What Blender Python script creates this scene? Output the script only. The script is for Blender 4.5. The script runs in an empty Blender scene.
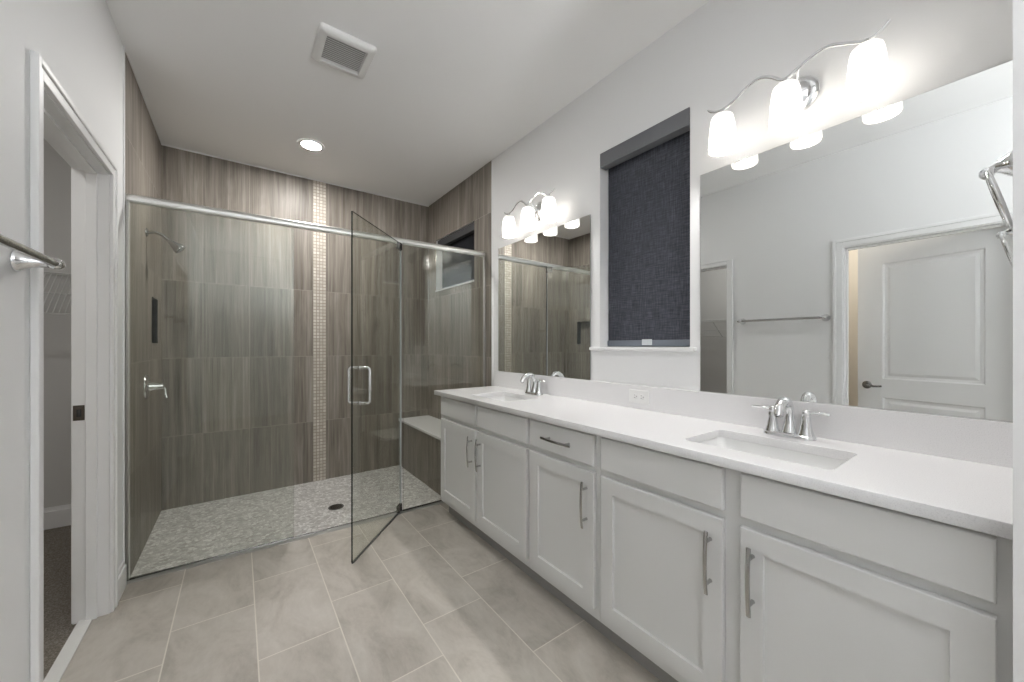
import bpy, bmesh, math
from mathutils import Vector, Matrix

# ------------------------------------------------------------------ camera, world, exposure
sc = bpy.context.scene
COL = sc.collection
PI = math.pi
cam_data = bpy.data.cameras.new('camera')
cam = bpy.data.objects.new('camera', cam_data)
COL.objects.link(cam)
cam.location = (0, 0, 1.2279)
cam.rotation_euler = (PI / 2, 0, -0.6296)
cam_data.sensor_width = 36.0
cam_data.lens = 374.496 / 1024 * 36
cam_data.shift_y = 4.339 / 1024
cam_data.clip_start = 0.01
sc.camera = cam

world = bpy.data.worlds.new('world')
sc.world = world
world.use_nodes = True
world.node_tree.nodes['Background'].inputs[0].default_value = (0.02, 0.028, 0.045, 1)
world.node_tree.nodes['Background'].inputs[1].default_value = 0.4

sc.view_settings.view_transform = 'Standard'
sc.view_settings.look = 'None'
sc.view_settings.gamma = 1.0
sc.view_settings.use_curve_mapping = False
sc.view_settings.exposure = 0.12
sc.cycles.max_bounces = 14
sc.cycles.diffuse_bounces = 6
sc.cycles.glossy_bounces = 6
sc.cycles.transmission_bounces = 8
sc.cycles.transparent_max_bounces = 24
sc.cycles.sample_clamp_indirect = 6.0
sc.cycles.caustics_reflective = False
sc.cycles.caustics_refractive = False
sc.cycles.use_denoising = True
sc.cycles.use_adaptive_sampling = False
sc.cycles.denoising_prefilter = 'ACCURATE'

BULB = 305.0        # emission of each vanity lamp bulb
CAN = 560.0         # emission of the recessed lamp lens
FILL_UPLIGHT = 470.0    # emission of the added fill uplight, unseen behind the viewpoint
XL, XR, YB, ZC = -0.480, 1.689, 3.875, 2.759
YG = 2.775         # plane of the shower glass
YF = -2.3          # wall behind the camera

# ------------------------------------------------------------------ node helpers
class NT:
    def __init__(self, name):
        self.m = bpy.data.materials.new(name)
        self.m.use_nodes = True
        self.t = self.m.node_tree
        self.t.nodes.clear()
        self.out = self.n('ShaderNodeOutputMaterial')
    def n(self, typ, **kw):
        nd = self.t.nodes.new(typ)
        for k, v in kw.items():
            setattr(nd, k, v)
        return nd
    def put(self, sock, v):
        if isinstance(v, bpy.types.NodeSocket):
            self.t.links.new(v, sock)
        elif isinstance(v, (tuple, list)) and len(v) == 3 and sock.type == 'RGBA':
            sock.default_value = (*v, 1)
        else:
            sock.default_value = v
    def math(self, op, a, b=None, c=None):
        nd = self.n('ShaderNodeMath', operation=op)
        self.put(nd.inputs[0], a)
        if b is not None: self.put(nd.inputs[1], b)
        if c is not None: self.put(nd.inputs[2], c)
        return nd.outputs[0]
    def pos(self):
        g = self.n('ShaderNodeNewGeometry')
        s = self.n('ShaderNodeSeparateXYZ')
        self.t.links.new(g.outputs['Position'], s.inputs[0])
        return s.outputs[0], s.outputs[1], s.outputs[2]
    def vec(self, x, y, z):
        c = self.n('ShaderNodeCombineXYZ')
        self.put(c.inputs[0], x); self.put(c.inputs[1], y); self.put(c.inputs[2], z)
        return c.outputs[0]
    def noise(self, v, scale=1.0, detail=4.0, rough=0.55, dist=0.0):
        nd = self.n('ShaderNodeTexNoise')
        self.put(nd.inputs['Vector'], v)
        nd.inputs['Scale'].default_value = scale
        nd.inputs['Detail'].default_value = detail
        nd.inputs['Roughness'].default_value = rough
        nd.inputs['Distortion'].default_value = dist
        return nd.outputs[0]
    def white(self, v):
        nd = self.n('ShaderNodeTexWhiteNoise', noise_dimensions='3D')
        self.put(nd.inputs['Vector'], v)
        return nd.outputs['Value']
    def ramp(self, f, stops):
        nd = self.n('ShaderNodeValToRGB')
        self.put(nd.inputs[0], f)
        e = nd.color_ramp.elements
        while len(e) < len(stops): e.new(0.5)
        for el, (p, c) in zip(e, stops):
            el.position = p; el.color = (*c, 1)
        return nd.outputs[0]
    def mix(self, f, a, b, mode='MIX'):
        nd = self.n('ShaderNodeMix', data_type='RGBA', blend_type=mode)
        self.put(nd.inputs[0], f); self.put(nd.inputs[6], a); self.put(nd.inputs[7], b)
        return nd.outputs[2]
    def bump(self, h, strength=0.3, dist=0.002):
        nd = self.n('ShaderNodeBump')
        nd.inputs['Strength'].default_value = strength
        nd.inputs['Distance'].default_value = dist
        self.put(nd.inputs['Height'], h)
        return nd.outputs[0]
    def pbsdf(self, color, rough=0.5, metal=0.0, spec=0.5, normal=None, coat=0.0):
        b = self.n('ShaderNodeBsdfPrincipled')
        self.put(b.inputs['Base Color'], color)
        self.put(b.inputs['Roughness'], rough)
        self.put(b.inputs['Metallic'], metal)
        self.put(b.inputs['Specular IOR Level'], spec)
        b.inputs['Coat Weight'].default_value = coat
        if normal is not None: self.put(b.inputs['Normal'], normal)
        return b.outputs[0]
    def done(self, shader):
        self.t.links.new(shader, self.out.inputs[0])
        return self.m

def plain(name, col, rough=0.5, metal=0.0, spec=0.5, grain=0.0, gscale=300, coat=0.0):
    """a material with a very fine procedural surface grain"""
    t = NT(name)
    g = t.n('ShaderNodeNewGeometry').outputs['Position']
    nz = t.noise(g, gscale, 3)
    c = t.mix(nz, tuple(v * (1 - grain) for v in col), tuple(min(1, v * (1 + grain)) for v in col))
    nrm = t.bump(nz, 0.12, 0.0006) if metal < 0.5 and grain > 0 else None
    return t.done(t.pbsdf(c, rough, metal, spec, nrm, coat))

def wall_paint(name, col):
    t = NT(name)
    g = t.n('ShaderNodeNewGeometry').outputs['Position']
    nz = t.noise(g, 90, 4, 0.6)
    return t.done(t.pbsdf(col, 0.62, 0, 0.3, t.bump(nz, 0.10, 0.002)))

def wood_tile(name, axis, u0, green=0.0):
    """grey-brown porcelain, vertical 30 x 60 cm tiles with streaky veins"""
    t = NT(name)
    x, y, z = t.pos()
    u = x if axis == 'X' else y
    uu = t.math('DIVIDE', t.math('SUBTRACT', u, u0), 0.3045)
    vv = t.math('DIVIDE', t.math('SUBTRACT', z, -0.077), 0.6025)
    cu, cv = t.math('FLOOR', uu), t.math('FLOOR', vv)
    fu, fv = t.math('SUBTRACT', uu, cu), t.math('SUBTRACT', vv, cv)
    rnd = t.white(t.vec(cu, cv, 1.7))
    rnd2 = t.white(t.vec(cu, cv, 9.1))
    warp = t.math('MULTIPLY', t.noise(t.vec(t.math('MULTIPLY', u, 5.0), t.math('MULTIPLY', z, 1.7), t.math('MULTIPLY', rnd, 30)), 1, 3), 0.05)
    uw = t.math('ADD', u, warp)
    v1 = t.noise(t.vec(t.math('MULTIPLY', uw, 30.0), t.math('MULTIPLY', z, 0.55), t.math('MULTIPLY', rnd, 50)), 1.0, 6, 0.6)
    v2 = t.noise(t.vec(t.math('MULTIPLY', u, 140.0), t.math('MULTIPLY', z, 2.0), t.math('MULTIPLY', rnd, 80)), 1.0, 3, 0.6)
    v3 = t.noise(t.vec(t.math('MULTIPLY', u, 7.0), t.math('MULTIPLY', z, 0.9), t.math('MULTIPLY', rnd, 70)), 1.0, 4, 0.6, 1.6)
    f = t.math('ADD', t.math('ADD', t.math('MULTIPLY', v1, 0.40), t.math('MULTIPLY', v2, 0.28)), t.math('MULTIPLY', v3, 0.32))
    c = t.ramp(f, [(0.36, (0.104, 0.088, 0.071)), (0.45, (0.182, 0.158, 0.132)), (0.53, (0.242, 0.214, 0.182)), (0.64, (0.354, 0.320, 0.278))])
    br = t.math('ADD', 0.86, t.math('MULTIPLY', rnd2, 0.28))
    hsv = t.n('ShaderNodeHueSaturation')
    t.put(hsv.inputs['Color'], c); t.put(hsv.inputs['Value'], br)
    hsv.inputs['Saturation'].default_value = 0.95
    # joints: horizontal paler ones, vertical ones barely there
    du = t.math('MULTIPLY', t.math('MINIMUM', fu, t.math('SUBTRACT', 1.0, fu)), 0.3045)
    dv = t.math('MULTIPLY', t.math('MINIMUM', fv, t.math('SUBTRACT', 1.0, fv)), 0.6025)
    jm = t.math('MINIMUM', du, dv)
    joint = t.math('LESS_THAN', jm, 0.0017)
    jc = t.mix(t.math('MULTIPLY', joint, 0.75), hsv.outputs[0], (0.40, 0.365, 0.325))
    nrm = t.bump(t.math('MULTIPLY', joint, -1.0), 0.5, 0.001)
    return t.done(t.pbsdf(jc, 0.46, 0, 0.4, nrm))

def floor_tile():
    t = NT('beige_porcelain_floor_tile')
    x, y, z = t.pos()
    W, L = 0.2975, 0.598
    uu = t.math('DIVIDE', t.math('ADD', x, 0.238), W)
    cu = t.math('FLOOR', uu); fu = t.math('SUBTRACT', uu, cu)
    vv = t.math('DIVIDE', t.math('SUBTRACT', t.math('SUBTRACT', y, 1.957), t.math('MULTIPLY', t.math('ADD', cu, 1.0), 0.2)), L)
    cv = t.math('FLOOR', vv); fv = t.math('SUBTRACT', vv, cv)
    rnd = t.white(t.vec(cu, cv, 3.3))
    ofs = t.math('MULTIPLY', rnd, 40)
    n1 = t.noise(t.vec(t.math('MULTIPLY', x, 5.5), t.math('MULTIPLY', y, 3.0), ofs), 1.0, 6, 0.62, 0.9)
    n2 = t.noise(t.vec(t.math('MULTIPLY', x, 55), t.math('MULTIPLY', y, 22), ofs), 1.0, 4, 0.65)
    f = t.math('ADD', t.math('MULTIPLY', n1, 0.8), t.math('MULTIPLY', n2, 0.2))
    c = t.ramp(f, [(0.30, (0.350, 0.318, 0.278)), (0.5, (0.475, 0.440, 0.394)), (0.70, (0.570, 0.538, 0.492))])
    hsv = t.n('ShaderNodeHueSaturation')
    t.put(hsv.inputs['Color'], c)
    t.put(hsv.inputs['Value'], t.math('ADD', 0.95, t.math('MULTIPLY', rnd, 0.10)))
    du = t.math('MULTIPLY', t.math('MINIMUM', fu, t.math('SUBTRACT', 1.0, fu)), W)
    dv = t.math('MULTIPLY', t.math('MINIMUM', fv, t.math('SUBTRACT', 1.0, fv)), L)
    joint = t.math('LESS_THAN', t.math('MINIMUM', du, dv), 0.0024)
    jc = t.mix(joint, hsv.outputs[0], (0.66, 0.62, 0.555))
    return t.done(t.pbsdf(jc, 0.42, 0, 0.4, t.bump(t.math('MULTIPLY', joint, -1.0), 0.5, 0.001)))

def mosaic_tile():
    t = NT('cream_mosaic_tile')
    x, y, z = t.pos()
    P, Q = 0.02725, 0.0300
    uu = t.math('DIVIDE', t.math('SUBTRACT', x, 0.551), P)
    vv = t.math('DIVIDE', z, Q)
    cu, cv = t.math('FLOOR', uu), t.math('FLOOR', vv)
    fu, fv = t.math('SUBTRACT', uu, cu), t.math('SUBTRACT', vv, cv)
    d = t.math('MINIMUM', t.math('MINIMUM', fu, t.math('SUBTRACT', 1.0, fu)), t.math('MINIMUM', fv, t.math('SUBTRACT', 1.0, fv)))
    j = t.math('LESS_THAN', d, 0.11)
    c = t.ramp(t.white(t.vec(cu, cv, 0.4)), [(0.0, (0.50, 0.455, 0.395)), (0.6, (0.60, 0.555, 0.495)), (1.0, (0.68, 0.64, 0.58))])
    c = t.mix(j, c, (0.33, 0.285, 0.235))
    return t.done(t.pbsdf(c, 0.3, 0, 0.5, t.bump(t.math('MULTIPLY', j, -1.0), 0.6, 0.002)))

def shower_floor_mat():
    t = NT('grey_pebble_mosaic')
    x, y, z = t.pos()
    v = t.vec(t.math('MULTIPLY', x, 1.0), t.math('MULTIPLY', y, 1.0), 0.0)
    vo = t.n('ShaderNodeTexVoronoi', feature='F1')
    t.put(vo.inputs['Vector'], v); vo.inputs['Scale'].default_value = 46
    ed = t.n('ShaderNodeTexVoronoi', feature='DISTANCE_TO_EDGE')
    t.put(ed.inputs['Vector'], v); ed.inputs['Scale'].default_value = 46
    sep = t.n('ShaderNodeSeparateColor')
    t.put(sep.inputs[0], vo.outputs['Color'])
    c = t.ramp(sep.outputs[0], [(0.0, (0.42, 0.40, 0.38)), (0.35, (0.57, 0.555, 0.535)), (0.7, (0.69, 0.68, 0.66)), (1.0, (0.84, 0.83, 0.81))])
    j = t.math('LESS_THAN', ed.outputs[0], 0.055)
    c = t.mix(j, c, (0.50, 0.485, 0.46))
    return t.done(t.pbsdf(c, 0.45, 0, 0.4, t.bump(t.math('MULTIPLY', j, -1.0), 0.5, 0.0015)))

def quartz_mat():
    t = NT('white_quartz')
    g = t.n('ShaderNodeNewGeometry').outputs['Position']
    n = t.noise(g, 420, 2, 0.7)
    c = t.ramp(n, [(0.33, (0.66, 0.655, 0.66)), (0.42, (0.77, 0.765, 0.77)), (0.7, (0.80, 0.795, 0.80))])
    return t.done(t.pbsdf(c, 0.22, 0, 0.5))

def carpet_mat():
    t = NT('brown_grey_carpet')
    g = t.n('ShaderNodeNewGeometry').outputs['Position']
    n = t.noise(g, 160, 5, 0.8)
    c = t.ramp(n, [(0.3, (0.13, 0.115, 0.095)), (0.5, (0.32, 0.285, 0.245)), (0.72, (0.62, 0.57, 0.51))])
    return t.done(t.pbsdf(c, 0.95, 0, 0.1, t.bump(n, 1.0, 0.012)))

def fabric_mat(name, axis, dark=1.0):
    t = NT(name)
    x, y, z = t.pos()
    u = y if axis == 'Y' else x
    a = t.noise(t.vec(t.math('MULTIPLY', u, 190), t.math('MULTIPLY', z, 14), 0.0), 1, 3, 0.6)
    b = t.noise(t.vec(t.math('MULTIPLY', u, 14), t.math('MULTIPLY', z, 190), 3.0), 1, 3, 0.6)
    f = t.math('MULTIPLY', t.math('ADD', a, b), 0.5)
    c = t.ramp(f, [(0.36, tuple(v * dark for v in (0.036, 0.039, 0.050))), (0.5, tuple(v * dark for v in (0.066, 0.070, 0.086))), (0.66, tuple(v * dark for v in (0.118, 0.124, 0.148)))])
    return t.done(t.pbsdf(c, 0.85, 0, 0.2, t.bump(f, 0.4, 0.001)))

def glass_mat(name, tint, edge=False):
    """thin architectural glass: tinted see-through plus a Schlick reflection"""
    t = NT(name)
    tr = t.n('ShaderNodeBsdfTransparent'); tr.inputs[0].default_value = (*tint, 1)
    gl = t.n('ShaderNodeBsdfGlossy'); gl.inputs['Roughness'].default_value = 0.0
    gl.inputs['Color'].default_value = (0.95, 1, 0.98, 1)
    lw = t.n('ShaderNodeLayerWeight'); lw.inputs['Blend'].default_value = 0.5
    f5 = t.math('POWER', lw.outputs['Facing'], 5.0)
    fr = t.math('ADD', 0.038, t.math('MULTIPLY', f5, 0.9))
    mx = t.n('ShaderNodeMixShader')
    t.put(mx.inputs[0], fr)
    t.t.links.new(tr.outputs[0], mx.inputs[1]); t.t.links.new(gl.outputs[0], mx.inputs[2])
    return t.done(mx.outputs[0])

def frosted_mat():
    t = NT('frosted_white_glass')
    g = t.n('ShaderNodeNewGeometry').outputs['Position']
    n = t.noise(g, 60, 2)
    tl = t.n('ShaderNodeBsdfTranslucent'); t.put(tl.inputs[0], t.mix(n, (0.66, 0.65, 0.635), (0.70, 0.69, 0.675)))
    pb = t.pbsdf((0.88, 0.875, 0.86), 0.35, 0, 0.4)
    tr = t.n('ShaderNodeBsdfTransparent'); tr.inputs[0].default_value = (1, 0.985, 0.955, 1)
    m1 = t.n('ShaderNodeMixShader'); m1.inputs[0].default_value = 0.5
    t.t.links.new(tl.outputs[0], m1.inputs[1]); t.t.links.new(pb, m1.inputs[2])
    m2 = t.n('ShaderNodeMixShader'); m2.inputs[0].default_value = 0.10
    t.t.links.new(m1.outputs[0], m2.inputs[1]); t.t.links.new(tr.outputs[0], m2.inputs[2])
    return t.done(m2.outputs[0])

def emit_mat(name, col, s):
    t = NT(name)
    e = t.n('ShaderNodeEmission'); e.inputs[0].default_value = (*col, 1); e.inputs[1].default_value = s
    return t.done(e.outputs[0])

def mirror_mat():
    t = NT('silvered_mirror')
    gl = t.n('ShaderNodeBsdfGlossy'); gl.inputs['Roughness'].default_value = 0.0
    gl.inputs['Color'].default_value = (0.86, 0.875, 0.865, 1)
    return t.done(gl.outputs[0])

M = {}
M['wall'] = wall_paint('white_wall_paint', (0.825, 0.828, 0.83))
M['ceiling'] = wall_paint('white_ceiling_paint', (0.92, 0.922, 0.922))
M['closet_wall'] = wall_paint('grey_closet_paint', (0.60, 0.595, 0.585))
M['warm_wall'] = wall_paint('warm_beige_paint', (0.84, 0.78, 0.69))
M['trim'] = plain('white_trim_paint', (0.85, 0.853, 0.855), 0.35, grain=0.01)
M['cabinet'] = plain('white_cabinet_paint', (0.69, 0.693, 0.686), 0.38, grain=0.01)
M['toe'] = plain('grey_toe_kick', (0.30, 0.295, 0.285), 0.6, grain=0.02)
M['tile_x'] = wood_tile('grey_brown_tile_back', 'X', -0.234)
M['tile_y'] = wood_tile('grey_brown_tile_side', 'Y', 2.735)
M['floor'] = floor_tile()
M['mosaic'] = mosaic_tile()
M['pebble'] = shower_floor_mat()
M['quartz'] = quartz_mat()
M['ceramic'] = plain('white_ceramic', (0.84, 0.84, 0.835), 0.12, grain=0.005)
M['carpet'] = carpet_mat()
M['chrome'] = plain('polished_chrome', (0.80, 0.81, 0.82), 0.06, 1.0, grain=0.01)
M['nickel'] = plain('satin_nickel', (0.48, 0.48, 0.475), 0.16, 1.0, grain=0.02)
M['dark_nickel'] = plain('dark_nickel_metal', (0.25, 0.245, 0.24), 0.25, 1.0, grain=0.02)
M['seal'] = plain('dark_grey_seal', (0.10, 0.105, 0.10), 0.5, grain=0.03)
M['bronze'] = plain('dark_bronze_metal', (0.13, 0.115, 0.10), 0.35, 1.0, grain=0.02)
M['aluminium'] = plain('bright_aluminium', (0.74, 0.74, 0.72), 0.36, 1.0, grain=0.02)
M['fabric'] = fabric_mat('navy_grey_shade_fabric', 'Y')
M['black_fabric'] = fabric_mat('dark_navy_shade_fabric', 'Y', 0.22)
M['valance'] = plain('dark_grey_valance', (0.15, 0.153, 0.166), 0.5, grain=0.02)
M['dark_valance'] = plain('charcoal_valance', (0.055, 0.055, 0.058), 0.5, grain=0.02)
M['rail'] = plain('blue_grey_rail', (0.16, 0.18, 0.215), 0.45, grain=0.02)
M['clear_plastic'] = plain('pale_plastic', (0.6, 0.64, 0.66), 0.25, grain=0.01)
M['plastic'] = plain('white_plastic', (0.80, 0.80, 0.79), 0.35, grain=0.01)
M['slot'] = plain('dark_slot', (0.03, 0.03, 0.03), 0.7, grain=0.02)
M['grille_dark'] = plain('grey_grille_back', (0.36, 0.36, 0.345), 0.7, grain=0.02)
M['drain'] = plain('dark_drain_metal', (0.10, 0.095, 0.085), 0.4, 0.9, grain=0.03)
M['sill_grey'] = plain('brushed_grey_strip', (0.42, 0.415, 0.40), 0.4, 0.4, grain=0.03)
M['glass'] = glass_mat('green_tinted_shower_glass', (0.914, 0.924, 0.900))
M['pane'] = glass_mat('window_glass', (0.93, 0.95, 0.96))
M['glass_edge'] = plain('dark_green_glass_edge', (0.012, 0.020, 0.017), 0.2, grain=0.02)
M['frosted'] = frosted_mat()
M['bulb'] = emit_mat('lamp_bulb_light', (1.0, 0.978, 0.950), BULB)
M['can'] = emit_mat('recessed_lamp_light', (1.0, 0.98, 0.95), CAN)
M['mirror'] = mirror_mat()
M['wire'] = plain('white_coated_wire', (0.62, 0.62, 0.61), 0.5, grain=0.01)
M['stone'] = plain('white_marble_threshold', (0.76, 0.755, 0.74), 0.25, grain=0.03, gscale=25)

# ------------------------------------------------------------------ mesh helpers
def make(name, bm, mat, parent=None, smooth=False, mats=None):
    bmesh.ops.recalc_face_normals(bm, faces=bm.faces[:])
    me = bpy.data.meshes.new(name)
    bm.to_mesh(me); bm.free()
    for m in (mats or [mat]): me.materials.append(m)
    if smooth:
        for p in me.polygons: p.use_smooth = True
        if smooth is not True:
            try: me.set_sharp_from_angle(angle=math.radians(smooth))
            except Exception: pass
    o = bpy.data.objects.new(name, me)
    COL.objects.link(o)
    if parent is not None:
        o.parent = parent
        o.matrix_parent_inverse = Matrix.Translation(parent.location).inverted() if not parent.parent else parent['_inv'] if False else Matrix.Identity(4)
        if not parent.parent:
            # meshes are written in world coordinates: shift them into the parent's frame
            R = parent.matrix_basis.inverted()
            me.transform(R)
            o.matrix_parent_inverse = Matrix.Identity(4)
        else:
            me.transform(parent.parent.matrix_basis.inverted())
    return o

def thing(name, loc, label, cat, group=None, rz=0.0):
    o = bpy.data.objects.new(name, None)
    o.empty_display_size = 0.05
    COL.objects.link(o)
    o.location = loc; o.rotation_euler = (0, 0, rz)
    o.matrix_basis = Matrix.Translation(loc) @ Matrix.Rotation(rz, 4, 'Z')
    o['label'] = label; o['category'] = cat
    if group: o['group'] = group
    return o

def tag(o, label, cat, group=None):
    o['label'] = label; o['category'] = cat
    if group: o['group'] = group
    return o

def struct(o, label, cat):
    o['kind'] = 'structure'; o['label'] = label; o['category'] = cat
    return o

def box(bm, x0, x1, y0, y1, z0, z1, bevel=0.0, seg=2, mi=0):
    vs = [bm.verts.new((x, y, z)) for x in (x0, x1) for y in (y0, y1) for z in (z0, z1)]
    q = [(0, 1, 3, 2), (4, 6, 7, 5), (0, 4, 5, 1), (2, 3, 7, 6), (0, 2, 6, 4), (1, 5, 7, 3)]
    fs = [bm.faces.new([vs[i] for i in f]) for f in q]
    for f in fs: f.material_index = mi
    if bevel > 0:
        es = list({e for f in fs for e in f.edges})
        bmesh.ops.bevel(bm, geom=es, offset=bevel, segments=seg, profile=0.5, affect='EDGES')
    return bm

def B(*a, **k):
    return box(bmesh.new(), *a, **k)

def tube(bm, pts, rad, n=12, flat=1.0, up=None, caps=True, mi=0):
    """sweep a circle (or ellipse: flat scales the second axis) along points"""
    pts = [Vector(p) for p in pts]
    if not isinstance(rad, (list, tuple)): rad = [rad] * len(pts)
    rings, prev = [], None
    for i, p in enumerate(pts):
        t = (pts[min(i + 1, len(pts) - 1)] - pts[max(i - 1, 0)]).normalized()
        if prev is None:
            a = Vector(up) if up else (Vector((0, 0, 1)) if abs(t.z) < 0.9 else Vector((1, 0, 0)))
        else:
            a = prev
        a = (a - t * a.dot(t)).normalized()
        prev = a
        b = t.cross(a)
        rings.append([bm.verts.new(p + a * (rad[i] * math.cos(2 * PI * k / n)) + b * (rad[i] * flat * math.sin(2 * PI * k / n))) for k in range(n)])
    for r0, r1 in zip(rings, rings[1:]):
        for k in range(n):
            bm.faces.new((r0[k], r0[(k + 1) % n], r1[(k + 1) % n], r1[k])).material_index = mi
    if caps:
        bm.faces.new(rings[0][::-1]).material_index = mi
        bm.faces.new(rings[-1]).material_index = mi
    return bm

def lathe(bm, prof, n=24, M4=None, cap0=True, cap1=True, sx=1.0, sy=1.0):
    """revolve (radius, height) pairs about Z, then place with M4"""
    M4 = M4 or Matrix.Identity(4)
    rings = []
    for r, h in prof:
        rings.append([bm.verts.new(M4 @ Vector((r * sx * math.cos(2 * PI * k / n), r * sy * math.sin(2 * PI * k / n), h))) for k in range(n)])
    for r0, r1 in zip(rings, rings[1:]):
        for k in range(n):
            bm.faces.new((r0[k], r0[(k + 1) % n], r1[(k + 1) % n], r1[k]))
    if cap0: bm.faces.new(rings[0][::-1])
    if cap1: bm.faces.new(rings[-1])
    return bm

def axis_m(loc, d):
    """matrix whose Z axis points along d"""
    d = Vector(d).normalized()
    return Matrix.Translation(loc) @ d.to_track_quat('Z', 'Y').to_matrix().to_4x4()

def bez(p, n=24):
    """Catmull-Rom through points"""
    P = [Vector(q) for q in p]
    P = [P[0] * 2 - P[1]] + P + [P[-1] * 2 - P[-2]]
    out = []
    m = len(P) - 3
    for i in range(m):
        a, b, c, d = P[i:i + 4]
        for k in range(n):
            t = k / n
            out.append(0.5 * ((2 * b) + (c - a) * t + (2 * a - 5 * b + 4 * c - d) * t * t + (3 * b - a - 3 * c + d) * t ** 3))
    out.append(P[-2])
    return out

def holed(axis, a0, a1, u0, u1, v0, v1, holes):
    """slab normal to an axis ('X','Y' or 'Z') from a0 to a1 with rectangular holes (u0,u1,v0,v1)"""
    bm = bmesh.new()
    us = sorted({u0, u1, *[h[0] for h in holes], *[h[1] for h in holes]})
    vs = sorted({v0, v1, *[h[2] for h in holes], *[h[3] for h in holes]})
    us = [u for u in us if u0 <= u <= u1]; vs = [v for v in vs if v0 <= v <= v1]
    def pt(a, u, v):
        return (a, u, v) if axis == 'X' else (u, a, v) if axis == 'Y' else (u, v, a)
    def solid(i, j):
        if i < 0 or j < 0 or i >= len(us) - 1 or j >= len(vs) - 1: return False
        cu, cv = (us[i] + us[i + 1]) / 2, (vs[j] + vs[j + 1]) / 2
        return not any(h[0] < cu < h[1] and h[2] < cv < h[3] for h in holes)
    cache = {}
    def V(a, i, j):
        k = (a, i, j)
        if k not in cache: cache[k] = bm.verts.new(pt((a0, a1)[a], us[i], vs[j]))
        return cache[k]
    for i in range(len(us) - 1):
        for j in range(len(vs) - 1):
            if not solid(i, j): continue
            for a in (0, 1):
                bm.faces.new((V(a, i, j), V(a, i + 1, j), V(a, i + 1, j + 1), V(a, i, j + 1)))
            for di, dj, e in ((-1, 0, ((i, j), (i, j + 1))), (1, 0, ((i + 1, j), (i + 1, j + 1))), (0, -1, ((i, j), (i + 1, j))), (0, 1, ((i, j + 1), (i + 1, j + 1)))):
                if not solid(i + di, j + dj):
                    (p, q), (r, s) = e
                    bm.faces.new((V(0, p, q), V(0, r, s), V(1, r, s), V(1, p, q)))
    return bm

def rrect(w, d, r, n=6):
    """rounded rectangle outline centred on 0"""
    out = []
    for cx, cy, a0 in ((w / 2 - r, d / 2 - r, 0), (-w / 2 + r, d / 2 - r, 90), (-w / 2 + r, -d / 2 + r, 180), (w / 2 - r, -d / 2 + r, 270)):
        for k in range(n + 1):
            a = math.radians(a0 + 90 * k / n)
            out.append((cx + r * math.cos(a), cy + r * math.sin(a)))
    return out

def loft(bm, rings, cap0=False, cap1=True, mi=0):
    rs = [[bm.verts.new(p) for p in r] for r in rings]
    n = len(rs[0])
    for r0, r1 in zip(rs, rs[1:]):
        for k in range(n):
            bm.faces.new((r0[k], r0[(k + 1) % n], r1[(k + 1) % n], r1[k])).material_index = mi
    if cap0: bm.faces.new(rs[0][::-1])
    if cap1: bm.faces.new(rs[-1])
    return bm

# ------------------------------------------------------------------ the room shell
W1 = (0.917, 1.453, 1.218, 2.336)      # window by the vanity: y0, y1, z0, z1
W2 = (2.885, 3.680, 1.806, 2.334)      # window in the shower
D1 = (1.714, 2.475, -0.2, 2.012)       # closet doorway
D2 = (0.020, 0.851, -0.2, 2.000)       # hinged door
NI = (3.480, 3.720, 1.243, 1.558)      # shower niche
WT = 0.113                             # wall thickness

struct(make('floor', B(XL - 0.052, XR + 0.1, YF, 2.742, -0.12, 0.0), M['floor']), 'beige stone-look tile floor of the bathroom', 'floor')
struct(make('shower_floor', B(XL - 0.05, XR + 0.05, 2.742, YB + 0.02, -0.15, -0.030), M['pebble']), 'grey pebble mosaic floor inside the shower', 'floor')
struct(make('closet_floor', B(-2.2, XL - 0.095, 1.30, 3.94, -0.12, -0.004), M['carpet']), 'brown grey carpet of the closet beyond the left doorway', 'floor')
struct(make('ceiling', B(-2.3, XR + 0.16, YF - 0.1, 4.5, ZC, ZC + 0.1), M['ceiling']), 'white ceiling with recessed lamp and vent', 'ceiling')
struct(make('wall_right', holed('X', XR, XR + 0.16, YF, YB + 0.12, -0.15, ZC, [W1, W2]), M['wall']), 'white painted wall behind the vanity mirrors', 'wall')
struct(make('wall_left', holed('X', XL - WT, XL, YF, YB + 0.12, -0.15, ZC, [D1, D2, NI]), M['wall']), 'white painted wall with the closet doorway and towel bar', 'wall')
struct(make('wall_back', B(XL - 0.02, XR + 0.02, YB, YB + 0.12, -0.15, ZC), M['tile_x']), 'back shower wall in grey brown streaked tiles', 'wall')
struct(make('wall_front', B(XL - WT, XR + 0.16, YF - 0.12, YF, -0.15, ZC), M['wall']), 'white wall behind the viewpoint', 'wall')
struct(make('wall_end', B(1.10, XR + 0.01, YF, 0.0137, -0.02, ZC, 0.0), M['wall']), 'white wall end at right edge that the vanity runs into', 'wall')
# tiled faces of the shower side walls
bm = holed('X', XL - 0.002, XL + 0.002, 2.735, YB, -0.05, ZC, [NI])
d = 0.070
for a in ((XL - d - 0.006, XL - d, NI[0], NI[1], NI[2], NI[3]), (XL - d, XL, NI[0] - 0.006, NI[0], NI[2], NI[3]), (XL - d, XL, NI[1], NI[1] + 0.006, NI[2], NI[3]),
          (XL - d, XL, NI[0], NI[1], NI[2] - 0.006, NI[2]), (XL - d, XL, NI[0], NI[1], NI[3], NI[3] + 0.006)):
    box(bm, *a)
struct(make('wall_shower_left', bm, M['tile_y']), 'left shower wall in streaked tiles with a small niche', 'wall')
struct(make('wall_shower_right', holed('X', XR - 0.002, XR + 0.002, 2.600, YB, -0.05, ZC, [W2]), M['tile_y']), 'right shower wall in streaked tiles below the high window', 'wall')
struct(make('trim_1', B(0.551, 0.660, YB - 0.003, YB + 0.001, -0.03, ZC), M['mosaic']), 'vertical cream mosaic strip on the back shower wall', 'trim')
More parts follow.
